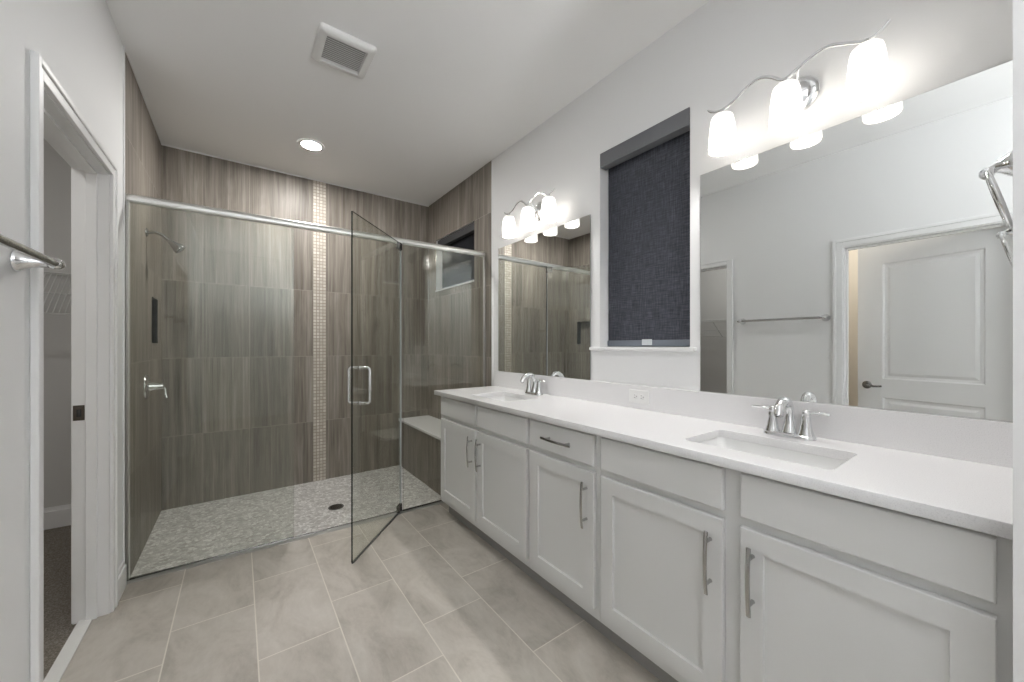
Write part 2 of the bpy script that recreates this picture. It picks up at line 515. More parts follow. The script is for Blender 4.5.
struct(make('trim_2', B(XR - 0.005, XR + 0.001, 2.582, 2.600, 0.0, ZC), M['trim']), 'thin white strip ending the tile beside the left mirror', 'trim')
struct(make('trim_3', B(XL - 0.001, XL + 0.005, 2.715, 2.735, 0.0, ZC), M['trim']), 'thin white strip ending the tile beside the closet doorway', 'trim')

struct(make('trim_6', B(XL + 0.002, XR - 0.002, YB - 0.006, YB + 0.001, ZC - 0.007, ZC + 0.001), M['trim']), 'thin white caulk line between ceiling and back shower wall', 'trim')
struct(make('trim_7', B(XL, XL + 0.007, 2.735, YB - 0.006, ZC - 0.007, ZC + 0.001), M['trim']), 'thin white caulk line between ceiling and left shower wall', 'trim')

def skirting(name, x0, x1, y0, y1, h, label):
    bm = B(x0, x1, y0, y1, 0, h * 0.82)
    if x1 - x0 < y1 - y0:
        s = (x0, x0 + (x1 - x0) * 0.55) if x0 <= XL + 0.001 else (x1 - (x1 - x0) * 0.55, x1)
        box(bm, s[0], s[1], y0, y1, h * 0.82, h)
    else:
        box(bm, x0, x1, y0 + (y1 - y0) * 0.45, y1, h * 0.82, h)
    return struct(make(name, bm, M['trim']), label, 'baseboard')
skirting('baseboard_left', XL - 0.001, XL + 0.014, 2.534, 2.715, 0.13, 'short white baseboard between closet doorway and shower')
skirting('baseboard_left.001', XL - 0.001, XL + 0.014, 0.913, 1.658, 0.13, 'white baseboard under the towel bar')
skirting('baseboard_back', -2.10, XL - WT, 3.842, 3.861, 0.14, 'white baseboard on the back wall of the closet')

# rooms beyond the left wall
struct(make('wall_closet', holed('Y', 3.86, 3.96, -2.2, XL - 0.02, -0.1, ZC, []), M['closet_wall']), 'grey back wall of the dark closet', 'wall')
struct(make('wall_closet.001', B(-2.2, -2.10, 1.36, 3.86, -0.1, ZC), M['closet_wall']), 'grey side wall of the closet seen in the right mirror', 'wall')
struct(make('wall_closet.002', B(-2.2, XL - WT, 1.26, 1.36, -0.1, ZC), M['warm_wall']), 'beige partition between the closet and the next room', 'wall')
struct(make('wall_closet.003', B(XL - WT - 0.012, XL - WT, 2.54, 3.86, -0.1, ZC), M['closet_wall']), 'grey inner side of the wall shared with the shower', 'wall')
struct(make('wall_hall', B(-1.9, -1.8, YF, 1.26, -0.1, ZC), M['warm_wall']), 'beige wall of the room seen past the ajar door', 'wall')
struct(make('hall_floor', B(-1.9, XL - 0.054, YF, 1.26, -0.12, -0.002), M['carpet']), 'carpet of the room past the ajar door', 'floor')

# ------------------------------------------------------------------ doorways
def casing(bm, side, y0, y1, z1, w, th=0.018):
    """flat casing with a raised outer band round an opening, on one face of the left wall"""
    xa, xb = (XL, XL + th) if side > 0 else (XL - WT - th, XL - WT)
    xo = (XL, XL + th * 0.68) if side > 0 else (XL - WT - th * 0.68, XL - WT)
    box(bm, *xo, y0 - w * 0.62, y0, 0, z1 + w * 0.62, 0.002)
    box(bm, *xo, y1, y1 + w * 0.62, 0, z1 + w * 0.62, 0.002)
    box(bm, *xo, y0, y1, z1, z1 + w * 0.62, 0.002)
    box(bm, xa, xb, y0 - w, y0 - w * 0.62, 0, z1 + w, 0.003)
    box(bm, xa, xb, y1 + w * 0.62, y1 + w, 0, z1 + w, 0.003)
    box(bm, xa, xb, y0 - w * 0.62, y1 + w * 0.62, z1 + w * 0.62, z1 + w, 0.003)

def frame(bm, y0, y1, z1, stop):
    box(bm, XL - WT, XL, y0, y0 + 0.006, 0, z1)
    box(bm, XL - WT, XL, y1 - 0.006, y1, 0, z1)
    box(bm, XL - WT, XL, y0 + 0.006, y1 - 0.006, z1 - 0.006, z1)
    s0, s1 = stop
    box(bm, s0, s1, y0 + 0.006, y0 + 0.017, 0, z1 - 0.006, 0.002)
    box(bm, s0, s1, y1 - 0.017, y1 - 0.006, 0, z1 - 0.006, 0.002)
    box(bm, s0, s1, y0 + 0.017, y1 - 0.017, z1 - 0.017, z1 - 0.006, 0.002)

def door_struct(name, loc, label):
    o = thing(name, loc, label, 'door'); o['kind'] = 'structure'
    return o

d1 = door_struct('door_1', (XL - 0.06, 2.03, 0), 'open white cased doorway to the dark carpeted closet')
bm = bmesh.new(); casing(bm, 1, D1[0], D1[1], D1[3], 0.054); casing(bm, -1, D1[0], D1[1], D1[3], 0.054, 0.008)
make('casing', bm, M['trim'], d1)
bm = bmesh.new(); frame(bm, D1[0], D1[1], D1[3], (XL - 0.073, XL - 0.037))
make('jamb', bm, M['trim'], d1)
bm = B(XL - 0.111, XL - 0.076, D1[1] - 0.009, D1[1] - 0.0055, 0.895, 0.962, 0.002)
sp = make('strike_plate', bm, M['bronze'], d1)
make('latch_hole', B(XL - 0.100, XL - 0.086, D1[1] - 0.0098, D1[1] - 0.0085, 0.912, 0.944), M['slot'], sp)
struct(make('trim_4', B(XL - 0.097, XL - 0.050, D1[0], D1[1], -0.004, 0.007, 0.002), M['stone']), 'white stone threshold on the floor of the closet doorway', 'trim')

d2 = door_struct('door_2', (XL - 0.06, 0.43, 0), 'white two-panel door standing ajar, seen in the right mirror')
bm = bmesh.new(); casing(bm, 1, D2[0], D2[1], D2[3], 0.060)
make('casing', bm, M['trim'], d2)
bm = bmesh.new(); frame(bm, D2[0], D2[1], D2[3], (XL - 0.090, XL - 0.060))
make('jamb', bm, M['trim'], d2)

def panel_face(bm, y0, y1, z0, z1, x, sgn, cuts):
    """one moulded face of the door leaf; cuts are (y0,y1,z0,z1) recessed panels"""
    ys = sorted({y0, y1, *[c[0] for c in cuts], *[c[1] for c in cuts]})
    zs = sorted({z0, z1, *[c[2] for c in cuts], *[c[3] for c in cuts]})
    for i in range(len(ys) - 1):
        for j in range(len(zs) - 1):
            cy, cz = (ys[i] + ys[i + 1]) / 2, (zs[j] + zs[j + 1]) / 2
            if any(c[0] < cy < c[1] and c[2] < cz < c[3] for c in cuts): continue
            bm.faces.new([bm.verts.new((x, yy, zz)) for yy, zz in ((ys[i], zs[j]), (ys[i + 1], zs[j]), (ys[i + 1], zs[j + 1]), (ys[i], zs[j + 1]))])
    for c in cuts:
        rings = []
        for ins, dep in ((0, 0), (0.010, 0.010), (0.026, 0.012), (0.046, 0.004)):
            rings.append([bm.verts.new((x - sgn * dep, yy, zz)) for yy, zz in ((c[0] + ins, c[2] + ins), (c[1] - ins, c[2] + ins), (c[1] - ins, c[3] - ins), (c[0] + ins, c[3] - ins))])
        for r0, r1 in zip(rings, rings[1:]):
            for k in range(4):
                bm.faces.new((r0[k], r0[(k + 1) % 4], r1[(k + 1) % 4], r1[k]))
        bm.faces.new(rings[-1])

LW, LZ0, LZ1, LT = 0.803, 0.012, 2.020, 0.035
cuts = [(0.122, LW - 0.158, 0.965, LZ1 - 0.150), (0.122, LW - 0.158, 0.235, 0.820)]
bm = bmesh.new()
panel_face(bm, 0, LW, LZ0, LZ1, LT, 1, cuts)
panel_face(bm, 0, LW, LZ0, LZ1, 0, -1, cuts)
for a, b in (((0, LZ0), (LW, LZ0)), ((LW, LZ0), (LW, LZ1)), ((LW, LZ1), (0, LZ1)), ((0, LZ1), (0, LZ0))):
    bm.faces.new([bm.verts.new(p) for p in ((0, a[0], a[1]), (0, b[0], b[1]), (LT, b[0], b[1]), (LT, a[0], a[1]))])
bmesh.ops.remove_doubles(bm, verts=bm.verts[:], dist=1e-5)
HING = Matrix.Translation((XL - WT - 0.002, 0.030, 0)) @ Matrix.Rotation(math.radians(14.2), 4, 'Z')
bm.transform(HING)
leaf = make('door_leaf', bm, M['trim'], d2)
bm = bmesh.new()
lathe(bm, [(0.031, 0), (0.031, 0.006), (0.026, 0.011), (0.013, 0.013), (0.011, 0.045)], 24, axis_m((LT, LW - 0.062, 0.910), (1, 0, 0)))
tube(bm, bez([(LT + 0.046, LW - 0.058, 0.910), (LT + 0.050, LW - 0.085, 0.911), (LT + 0.048, LW - 0.125, 0.905), (LT + 0.044, LW - 0.170, 0.909)], 8), [0.010] * 8 + [0.009] * 8 + [0.0075] * 9, 12)
bm.transform(HING)
make('lever_handle', bm, M['dark_nickel'], leaf, 40)
bm = B(LT * 0.2, LT * 0.8, LW - 0.0005, LW + 0.0015, 0.88, 0.94)
bm.transform(HING)
make('latch_plate', bm, M['nickel'], leaf)

# ------------------------------------------------------------------ windows with roller shades
def window(name, w, label, label_frame):
    y0, y1, z0, z1 = w
    o = thing(name, (XR + 0.12, (y0 + y1) / 2, z0), label, 'window'); o['kind'] = 'structure'
    make('window_frame', holed('X', XR + 0.100, XR + 0.140, y0, y1, z0, z1, [(y0 + 0.04, y1 - 0.04, z0 + 0.04, z1 - 0.04)]), M['trim'], o)
    make('pane', B(XR + 0.116, XR + 0.122, y0 + 0.04, y1 - 0.04, z0 + 0.04, z1 - 0.04), M['pane'], o)
    return o
w1 = window('window_1', W1, 'tall window between the two vanity mirrors, covered by a shade', '')
make('sill', B(XR - 0.026, XR + 0.10, 0.884, 1.514, 1.200, 1.2185, 0.003), M['trim'], w1)
w2 = window('window_2', W2, 'wide high window in the right shower wall, covered by a shade', '')
make('sill', B(XR - 0.012, XR + 0.10, W2[0], W2[1], W2[2] - 0.012, W2[2] + 0.001, 0.002), M['quartz'], w2)

s1 = thing('roller_shade', (XR + 0.05, 1.185, 1.22), 'tall navy grey roller shade covering the window between mirrors', 'window shade')
make('valance', B(XR - 0.004, XR + 0.050, W1[0] + 0.002, W1[1] - 0.002, 2.252, 2.334, 0.003), M['valance'], s1)
make('fabric', B(XR + 0.068, XR + 0.0695, W1[0] + 0.008, W1[1] - 0.006, 1.255, 2.30), M['fabric'], s1)
rl = make('bottom_rail', B(XR + 0.062, XR + 0.076, W1[0] + 0.006, W1[1] - 0.002, 1.222, 1.256, 0.003), M['rail'], s1)
make('pull_tab', B(XR + 0.058, XR + 0.063, 1.155, 1.215, 1.229, 1.260, 0.002), M['clear_plastic'], rl)

s2 = thing('roller_shade', (XR + 0.05, 3.28, 1.81), 'wide dark roller shade in the high shower window', 'window shade')
make('valance', B(XR + 0.012, XR + 0.060, W2[0] + 0.003, W2[1] - 0.003, 2.262, 2.332, 0.003), M['dark_valance'], s2)
make('fabric', B(XR + 0.066, XR + 0.0675, W2[0] + 0.006, W2[1] - 0.006, 1.838, 2.30), M['black_fabric'], s2)
make('bottom_rail', B(XR + 0.060, XR + 0.074, W2[0] + 0.005, W2[1] - 0.005, 1.8085, 1.840, 0.003), M['rail'], s2)

# ------------------------------------------------------------------ vanity cabinets
XC = 1.1465           # counter front edge
XD = 1.165            # front face of doors
XFR = 1.185           # face frame
TOPZ, SLAB = 0.900, 0.030

def shaker(y0, y1, z0, z1, st=0.058, dep=0.010):
    bm = bmesh.new()
    x, xb = XD, XFR - 0.001
    e = 0.0018
    rings = []
    for ins, xx in ((0, xb), (0, x + e), (e, x), (st, x), (st + 0.0015, x + dep)):
        rings.append([(xx, yy, zz) for yy, zz in ((y0 + ins, z0 + ins), (y1 - ins, z0 + ins), (y1 - ins, z1 - ins), (y0 + ins, z1 - ins))])
    return loft(bm, rings, True, True)

def slab_front(y0, y1, z0, z1):
    bm = bmesh.new()
    x, xb, e = XD, XFR - 0.001, 0.004
    rings = []
    for ins, xx in ((0, xb), (0, x + e), (e * 0.35, x + e * 0.3), (e, x)):
        rings.append([(xx, yy, zz) for yy, zz in ((y0 + ins, z0 + ins), (y1 - ins, z0 + ins), (y1 - ins, z1 - ins), (y0 + ins, z1 - ins))])
    return loft(bm, rings, True, True)

def pull(c, axis, length=0.190):
    """bowed flat bar pull on two posts"""
    bm = bmesh.new()
    y, z = c
    P = lambda s, x: (x, y + s, z) if axis == 'Y' else (x, y, z + s)
    pts = []
    for k in range(17):
        s = (k / 16 - 0.5) * length
        pts.append(P(s, XD - 0.030 - 0.007 * (1 - (2 * s / length) ** 2) + 0.003))
    tube(bm, pts, 0.0065, 8, 0.62, up=(0, 1, 0) if axis == 'Z' else (0, 0, 1))
    for s in (-length * 0.335, length * 0.335):
        lathe(bm, [(0.0062, 0), (0.0052, 0.004), (0.0052, 0.029)], 12, axis_m(P(s, XD), (-1, 0, 0)))
    return bm

def cabinet(label, y0, y1, rail_top, parts, end=None):
    o = thing('vanity_cabinet', ((XFR + XR) / 2, (y0 + y1) / 2, 0), label, 'cabinet', 'white vanity cabinets along the right wall')
    g = 0.0006
    bm = bmesh.new()
    box(bm, XFR, XFR + 0.018, y0 + g, y1 - g, 0.105, TOPZ - SLAB - 0.0005, 0.001)      # face frame
    box(bm, XFR + 0.018, XR - 0.002, y0 + g, y0 + 0.016, 0.105, TOPZ - SLAB - 0.0005)  # sides
    box(bm, XFR + 0.018, XR - 0.002, y1 - 0.016, y1 - g, 0.105, TOPZ - SLAB - 0.0005)
    box(bm, XFR + 0.018, XR - 0.002, y0 + 0.016, y1 - 0.016, 0.105, 0.123)            # bottom
    box(bm, XR - 0.010, XR - 0.002, y0 + 0.016, y1 - 0.016, 0.123, TOPZ - SLAB - 0.0005)
    make('body', bm, M['cabinet'], o)
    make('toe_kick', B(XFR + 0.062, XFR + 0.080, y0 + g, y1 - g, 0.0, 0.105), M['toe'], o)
    for kind, a, b, z0, z1, h in parts:
        if kind == 'door':
            p = make('door', shaker(a, b, z0, z1), M['cabinet'], o)
            if h: make('handle', pull((h, 0.572), 'Z'), M['nickel'], p, 40)
        else:
            p = make('drawer' if h else 'drawer_front', slab_front(a, b, z0, z1), M['cabinet'], o)
            if h: make('handle', pull((h, (z0 + z1) / 2), 'Y'), M['nickel'], p, 40)
    return o
DZ0, DZ1, FZ0, FZ1 = 0.150, 0.706, 0.733, 0.860
cabinet('far white vanity cabinet with two doors, next to the shower', 1.465, 2.500, 0, [
    ('front', 1.986, 2.466, FZ0, FZ1, None), ('door', 1.986, 2.466, DZ0, DZ1, 2.022),
    ('front', 1.480, 1.958, FZ0, FZ1, None), ('door', 1.480, 1.958, DZ0, DZ1, 1.922)])
cabinet('narrow middle white cabinet with a handled drawer over one door', 1.018, 1.465, 0, [
    ('front', 1.038, 1.449, FZ0, FZ1, 1.240), ('door', 1.038, 1.449, DZ0, DZ1, 1.074)])
cabinet('near white vanity cabinet with two wide doors under the near sink', 0.0135, 1.018, 0, [
    ('front', 0.534, 0.999, FZ0, FZ1, None), ('door', 0.534, 0.999, DZ0, DZ1, 0.569),
    ('front', 0.033, 0.485, FZ0, FZ1, None), ('door', 0.033, 0.485, DZ0, DZ1, 0.452)])

# countertop with two basin cut-outs
SX0, SX1 = 1.252, 1.522
SINKS = [('near', 0.503), ('far', 1.985)]
SW = 0.410
ct = thing('countertop', ((XC + XR) / 2, 1.27, TOPZ - SLAB), 'long white quartz countertop with upstand and two sink openings', 'countertop')
cd = bpy.data.curves.new('countertop_outline', 'CURVE'); cd.dimensions = '2D'; cd.fill_mode = 'BOTH'
def spl(pts):
    s = cd.splines.new('POLY'); s.points.add(len(pts) - 1); s.use_cyclic_u = True
    for p, q in zip(s.points, pts): p.co = (q[0], q[1], 0, 1)
spl([(XC + 0.002, 0.0142), (XR - 0.001, 0.0142), (XR - 0.001, 2.5335), (XC + 0.002, 2.5335)])
for _, yc in SINKS:
    spl([((SX0 + SX1) / 2 + a, yc + b) for a, b in rrect(SX1 - SX0, SW, 0.022)])
cd.extrude = SLAB / 2 - 0.002; cd.bevel_depth = 0.002; cd.bevel_resolution = 1
co = bpy.data.objects.new('countertop_outline', cd); COL.objects.link(co)
dg = bpy.context.evaluated_depsgraph_get()
me = bpy.data.meshes.new_from_object(co.evaluated_get(dg))
bm = bmesh.new(); bm.from_mesh(me)
bmesh.ops.remove_doubles(bm, verts=bm.verts[:], dist=1e-5)
bpy.data.objects.remove(co); bpy.data.curves.remove(cd); bpy.data.meshes.remove(me)
bm.transform(Matrix.Translation((0, 0, TOPZ - SLAB / 2)))
make('slab', bm, M['quartz'], ct)
make('backsplash', B(XR - 0.020, XR - 0.0005, 0.0142, 2.5335, TOPZ, 1.0205, 0.0015), M['quartz'], ct)

for (nm, yc), lab in zip(SINKS, ('near rectangular white sink set under the counter, below the right mirror', 'far rectangular white sink set under the counter, below the left mirror')):
    cx = (SX0 + SX1) / 2
    o = thing('sink', (cx, yc, TOPZ - 0.17), lab, 'sink', 'undermount vanity sinks')
    rings = []
    w, dd = SX1 - SX0, SW
    for ins, z in ((-0.030, TOPZ - SLAB - 0.0005), (-0.003, TOPZ - SLAB - 0.0005), (0.000, TOPZ - SLAB - 0.006), (0.010, TOPZ - 0.085), (0.022, TOPZ - 0.130), (0.048, TOPZ - 0.143), (0.105, TOPZ - 0.148)):
        rings.append([(cx + a, yc + b, z) for a, b in rrect(w - 2 * ins, dd - 2 * ins, max(0.012, 0.024 + ins * 0.3))])
    inner = len(rings)
    for ins, z in ((0.100, TOPZ - 0.160), (0.040, TOPZ - 0.156), (0.005, TOPZ - 0.135), (-0.012, TOPZ - 0.060), (-0.030, TOPZ - SLAB - 0.010)):
        rings.append([(cx + a, yc + b, z) for a, b in rrect(w - 2 * ins, dd - 2 * ins, max(0.012, 0.024 + ins * 0.3))])
    bm = bmesh.new()
    rs = [[bm.verts.new(p) for p in r] for r in rings]
    n = len(rs[0])
    for i, (r0, r1) in enumerate(zip(rs, rs[1:] + rs[:1])):
        if i == inner - 1: continue
        for k in range(n):
            bm.faces.new((r0[k], r0[(k + 1) % n], r1[(k + 1) % n], r1[k]))
    bm.faces.new(rs[inner - 1]); bm.faces.new(rs[inner])
    make('basin', bm, M['ceramic'], o, 50)
    bm = lathe(bmesh.new(), [(0.024, 0), (0.024, 0.002), (0.020, 0.004), (0.018, 0.0015), (0.012, 0.003), (0.001, 0.0045)], 24, Matrix.Translation((cx + 0.01, yc, TOPZ - 0.148)))
    make('drain', bm, M['chrome'], o, 40)

# faucets
def faucet(yc, label):
    xf = 1.600
    o = thing('faucet', (xf, yc, TOPZ), label, 'faucet', 'chrome two-handle faucets')
    z = TOPZ + 0.0003
    bm = bmesh.new()
    rings = []
    for s, h in ((0.0, 0.0), (0.0, 0.008), (0.004, 0.013), (0.010, 0.015)):
        rings.append([(xf + a, yc + b, z + h) for a, b in rrect(0.056 - 2 * s, 0.158 - 2 * s, 0.027 - s, 8)])
    loft(bm, rings, True, True)
    make('base', bm, M['chrome'], o, 40)
    # spout: flared foot, then an arc that bends over the basin
    bm = bmesh.new()
    path = bez([(xf + 0.004, yc, z + 0.013), (xf + 0.010, yc, z + 0.060), (xf + 0.007, yc, z + 0.098), (xf - 0.018, yc, z + 0.128), (xf - 0.056, yc, z + 0.131), (xf - 0.088, yc, z + 0.110), (xf - 0.100, yc, z + 0.086)], 6)
    m = len(path)
    rad = []
    for i in range(m):
        t = i / (m - 1)
        rad.append(0.0235 - 0.010 * min(1, t / 0.25) + 0.0025 * max(0, (t - 0.3) / 0.7) - 0.0015 * max(0, (t - 0.8) / 0.2))
    tube(bm, path, rad, 20)
    sp = make('spout', bm, M['chrome'], o, 50)
    a, b = path[-2], path[-1]
    make('aerator', lathe(bmesh.new(), [(0.0105, -0.002), (0.0105, 0.004), (0.0085, 0.004), (0.0085, 0.001)], 16, axis_m(b, b - a)), M['nickel'], sp, 40)
    make('lift_rod', lathe(bmesh.new(), [(0.0025, 0), (0.0025, 0.055), (0.005, 0.058), (0.005, 0.066), (0.001, 0.068)], 12, Matrix.Translation((xf + 0.029 - 0.006, yc, z + 0.012))), M['chrome'], o, 40)
    for s in (-1, 1):
        y = yc + s * 0.051
        bm = bmesh.new()
        lathe(bm, [(0.0245, 0.010), (0.0235, 0.016), (0.0185, 0.032), (0.0150, 0.052), (0.0138, 0.068), (0.0140, 0.076), (0.0120, 0.082), (0.0125, 0.086), (0.0128, 0.094), (0.0090, 0.100), (0.002, 0.102)], 20, Matrix.Translation((xf, y, z)))
        h = make('handle', bm, M['chrome'], o, 50)
        bm = bmesh.new()
        lp = bez([(xf, y + s * 0.004, z + 0.0925), (xf - 0.002, y + s * 0.024, z + 0.0955), (xf - 0.003, y + s * 0.046, z + 0.0960), (xf - 0.003, y + s * 0.066, z + 0.0940)], 8)
        tube(bm, lp, [0.0070 + 0.0015 * math.sin(PI * i / (len(lp) - 1)) for i in range(len(lp))], 12, 0.55, up=(1, 0, 0))
        make('lever', bm, M['chrome'], h, 50)
    return o
faucet(0.503, 'chrome two-lever faucet behind the near sink, before the right mirror')
faucet(1.946, 'chrome two-lever faucet behind the far sink, before the left mirror')

# outlet on the upstand
o = thing('outlet', (XR - 0.021, 1.175, 0.928), 'white double power outlet on the upstand below the window', 'outlet')
make('cover_plate', B(XR - 0.0255, XR - 0.0203, 1.1155, 1.2345, 0.929, 0.998, 0.0025), M['plastic'], o)
for dy in (-0.020, 0.020):
    bm = bmesh.new()
    lathe(bm, [(0.0165, 0), (0.0165, 0.0012), (0.015, 0.002)], 24, axis_m((XR - 0.0253, 1.175 + dy, 0.9635), (-1, 0, 0)), sx=0.92, sy=0.86)
    r = make('receptacle', bm, M['plastic'], o, 40)
    bm = bmesh.new()
    for dz in (-0.006, 0.006):
        box(bm, XR - 0.0279, XR - 0.0272, 1.175 + dy - 0.001, 1.175 + dy + 0.007, 0.9635 + dz - 0.0011, 0.9635 + dz + 0.0011)
    lathe(bm, [(0.0024, 0), (0.0024, 0.0007)], 12, axis_m((XR - 0.0272, 1.175 + dy - 0.008, 0.9635), (-1, 0, 0)))
    make('slot', bm, M['slot'], r)

# ------------------------------------------------------------------ mirrors
def mirror(y0, y1, z0, z1, label):
    o = thing('mirror', (XR - 0.004, (y0 + y1) / 2, z0), label, 'mirror', 'frameless vanity mirrors')
    make('glass', B(XR - 0.0065, XR - 0.0060, y0 + 0.001, y1 - 0.001, z0 + 0.001, z1 - 0.001), M['mirror'], o)
    make('backing', B(XR - 0.0060, XR - 0.0006, y0, y1, z0, z1, 0.0008), M['nickel'], o)
mirror(1.522, 2.496, 1.0215, 2.005, 'left frameless mirror above the far sink, reflecting the tiled shower')
mirror(0.0155, 0.866, 1.0215, 1.996, 'right frameless mirror above the near sink, reflecting a white door')

# ------------------------------------------------------------------ vanity lights
ROD = [(0.276, 2.209), (0.258, 2.192), (0.222, 2.181), (0.171, 2.194), (0.128, 2.221), (0.083, 2.230), (0.045, 2.212), (0.006, 2.181),
       (-0.041, 2.198), (-0.083, 2.216), (-0.123, 2.219), (-0.165, 2.200), (-0.212, 2.178), (-0.243, 2.186), (-0.266, 2.206)]
def vanity_light(yc, label):
    xs = 1.580
    o = thing('vanity_light', (XR, yc, 2.155), label, 'wall lamp', 'three-shade chrome vanity lights')
    bm = bmesh.new()
    lathe(bm, [(0.066, 0.0005), (0.066, 0.008), (0.062, 0.013), (0.046, 0.020), (0.042, 0.019), (0.030, 0.027), (0.014, 0.031), (0.002, 0.032)], 32, axis_m((XR, yc - 0.006, 2.157), (-1, 0, 0)))
    make('wall_plate', bm, M['chrome'], o, 40)
    bm = bmesh.new()
    tube(bm, bez([(XR - 0.025, yc - 0.016, 2.157), (XR - 0.055, yc - 0.020, 2.160), (XR - 0.085, yc - 0.028, 2.172), (xs, yc - 0.036, 2.195)], 6), 0.0052, 10)
    tube(bm, bez([(XR - 0.025, yc + 0.004, 2.157), (XR - 0.055, yc + 0.004, 2.160), (XR - 0.085, yc + 0.004, 2.168), (xs, yc + 0.006, 2.182)], 6), 0.0052, 10)
    make('arm', bm, M['chrome'], o, 60)
    pts = bez([(xs, yc + a, z) for a, z in ROD], 5)
    m = len(pts)
    rad = [0.0030 + 0.0036 * math.sin(PI * min(1, max(0, i / (m - 1)))) ** 0.5 for i in range(m)]
    make('wave_rod', tube(bmesh.new(), pts, rad, 10, 0.8), M['chrome'], o, 60)
    for a in (0.218, 0.0, -0.214):
        y = yc + a
        bm = bmesh.new()
        prof = [(0.0500, 2.016), (0.0495, 2.034), (0.0470, 2.075), (0.0440, 2.115), (0.0412, 2.138), (0.0380, 2.151), (0.030, 2.158), (0.012, 2.161)]
        inn = [(r - 0.004, z - (0.004 if z > 2.15 else 0)) for r, z in prof[::-1]]
        lathe(bm, prof + [(0.010, 2.157)] + inn[1:], 32, Matrix.Translation((xs, y, 0)), False, False)
        # close the rim
        bmesh.ops.bridge_loops(bm, edges=[e for e in bm.edges if e.is_boundary and all(abs(v.co.z - 2.016) < 1e-4 for v in e.verts)])
        s = make('lamp_shade', bm, M['frosted'], o, 60)
        bm = bmesh.new()
        lathe(bm, [(0.0125, 2.158), (0.0125, 2.170), (0.0085, 2.174), (0.006, 2.182), (0.001, 2.183)], 16, Matrix.Translation((xs, y, 0)))
        make('collar', bm, M['chrome'], s, 40)
        bm = bmesh.new()
        lathe(bm, [(0.012, 2.118), (0.014, 2.108), (0.020, 2.096), (0.026, 2.078), (0.0275, 2.062), (0.025, 2.046), (0.018, 2.036), (0.008, 2.031), (0.001, 2.030)], 12, Matrix.Translation((xs, y, 0)))
        make('bulb', bm, M['bulb'], s, True)
        make('socket', lathe(bmesh.new(), [(0.012, 2.158), (0.012, 2.118)], 16, Matrix.Translation((xs, y, 0))), M['plastic'], s, 40)
    return o
vanity_light(0.506, 'three-shade chrome wall lamp with wavy rod above the right mirror')
vanity_light(1.988, 'three-shade chrome wall lamp with wavy rod above the left mirror')

# ------------------------------------------------------------------ ceiling fittings
o = thing('recessed_light', (0.445, 3.217, ZC), 'round recessed lamp, lit, in the ceiling above the shower', 'ceiling light')
bm = lathe(bmesh.new(), [(0.093, 0.0), (0.092, -0.004), (0.082, -0.007), (0.066, -0.006), (0.064, -0.002)], 40, Matrix.Translation((0.445, 3.217, ZC - 0.0002)), False, False)
make('trim_ring', bm, M['trim'], o, 40)
bm = lathe(bmesh.new(), [(0.066, -0.0045), (0.03, -0.0055), (0.001, -0.006)], 32, Matrix.Translation((0.445, 3.217, ZC)), False, True)
make('lens', bm, M['can'], o, True)

o = thing('exhaust_vent', (0.443, 2.095, ZC), 'square white exhaust fan grille in the ceiling', 'vent')
bm = bmesh.new()
V0, V1, V2, V3 = 0.308, 0.574, 1.962, 2.232
c0, c1 = (V0 + V1) / 2, (V2 + V3) / 2
rings = []
for s, z in ((0.0, ZC - 0.0003), (0.0, ZC - 0.012), (0.010, ZC - 0.022), (0.034, ZC - 0.026), (0.038, ZC - 0.025), (0.040, ZC - 0.006)):
    rings.append([(c0 + a, c1 + b, z) for a, b in rrect(V1 - V0 - 2 * s, V3 - V2 - 2 * s, max(0.004, 0.016 - s * 0.3), 4)])
loft(bm, rings, False, False)
make('frame', bm, M['plastic'], o, 50)
make('backing', B(V0 + 0.040, V1 - 0.040, V2 + 0.040, V3 - 0.040, ZC - 0.006, ZC - 0.003), M['grille_dark'], o)
NS = 13
for k in range(NS):
    y = V2 + 0.044 + (V3 - V2 - 0.088) * (k + 0.5) / NS
    bm = box(bmesh.new(), -0.5 * (V1 - V0 - 0.080), 0.5 * (V1 - V0 - 0.080), -0.0040, 0.0040, -0.0007, 0.0007)
    bm.transform(Matrix.Translation((c0, y, ZC - 0.016)) @ Matrix.Rotation(math.radians(32), 4, 'X'))
    make('slat', bm, M['plastic'], o)

# ------------------------------------------------------------------ shower glass
SB = -0.030
GY0, GY1 = 2.768, 2.705                    # the screen meets the left and right walls here
GA = math.atan2(GY1 - GY0, XR - XL)
GL = math.hypot(GY1 - GY0, XR - XL)
GF = Matrix.Translation((XL, GY0, 0)) @ Matrix.Rotation(GA, 4, 'Z')
GD = (math.cos(GA), math.sin(GA))
def gp(sx):
    return Vector((XL + GD[0] * sx, GY0 + GD[1] * sx, 0))
def gbox(*a, **k):
    bm = B(*a, **k); bm.transform(GF); return bm
enc = thing('shower_enclosure', (0.6, 2.735, 0), 'frameless glass shower screen with its hinged door swung open', 'shower screen')
bm = bmesh.new()
loft(bm, [[(sx, -0.013 * math.cos(2 * PI * k / 16) * (1 if abs(math.cos(2 * PI * k / 16)) < 0.9 else 0.95), 1.999 + 0.023 * math.sin(2 * PI * k / 16)) for k in range(16)] for sx in (0.003, GL - 0.003)], True, True)
bm.transform(GF)
make('header_rail', bm, M['aluminium'], enc, 50)
make('wall_channel', gbox(0.003, 0.016, -0.010, 0.010, 0.0, 1.982, bevel=0.001), M['aluminium'], enc)
make('wall_channel', gbox(GL - 0.016, GL - 0.003, -0.010, 0.010, 0.470, 1.982, bevel=0.001), M['aluminium'], enc)
make('floor_channel', gbox(0.003, GL - 0.36, -0.006, 0.006, -0.03, 0.007, bevel=0.001), M['nickel'], enc)
bm = gbox(0.002, GL - 0.33, -0.048, -0.006, -0.03, 0.0025, bevel=0.001)
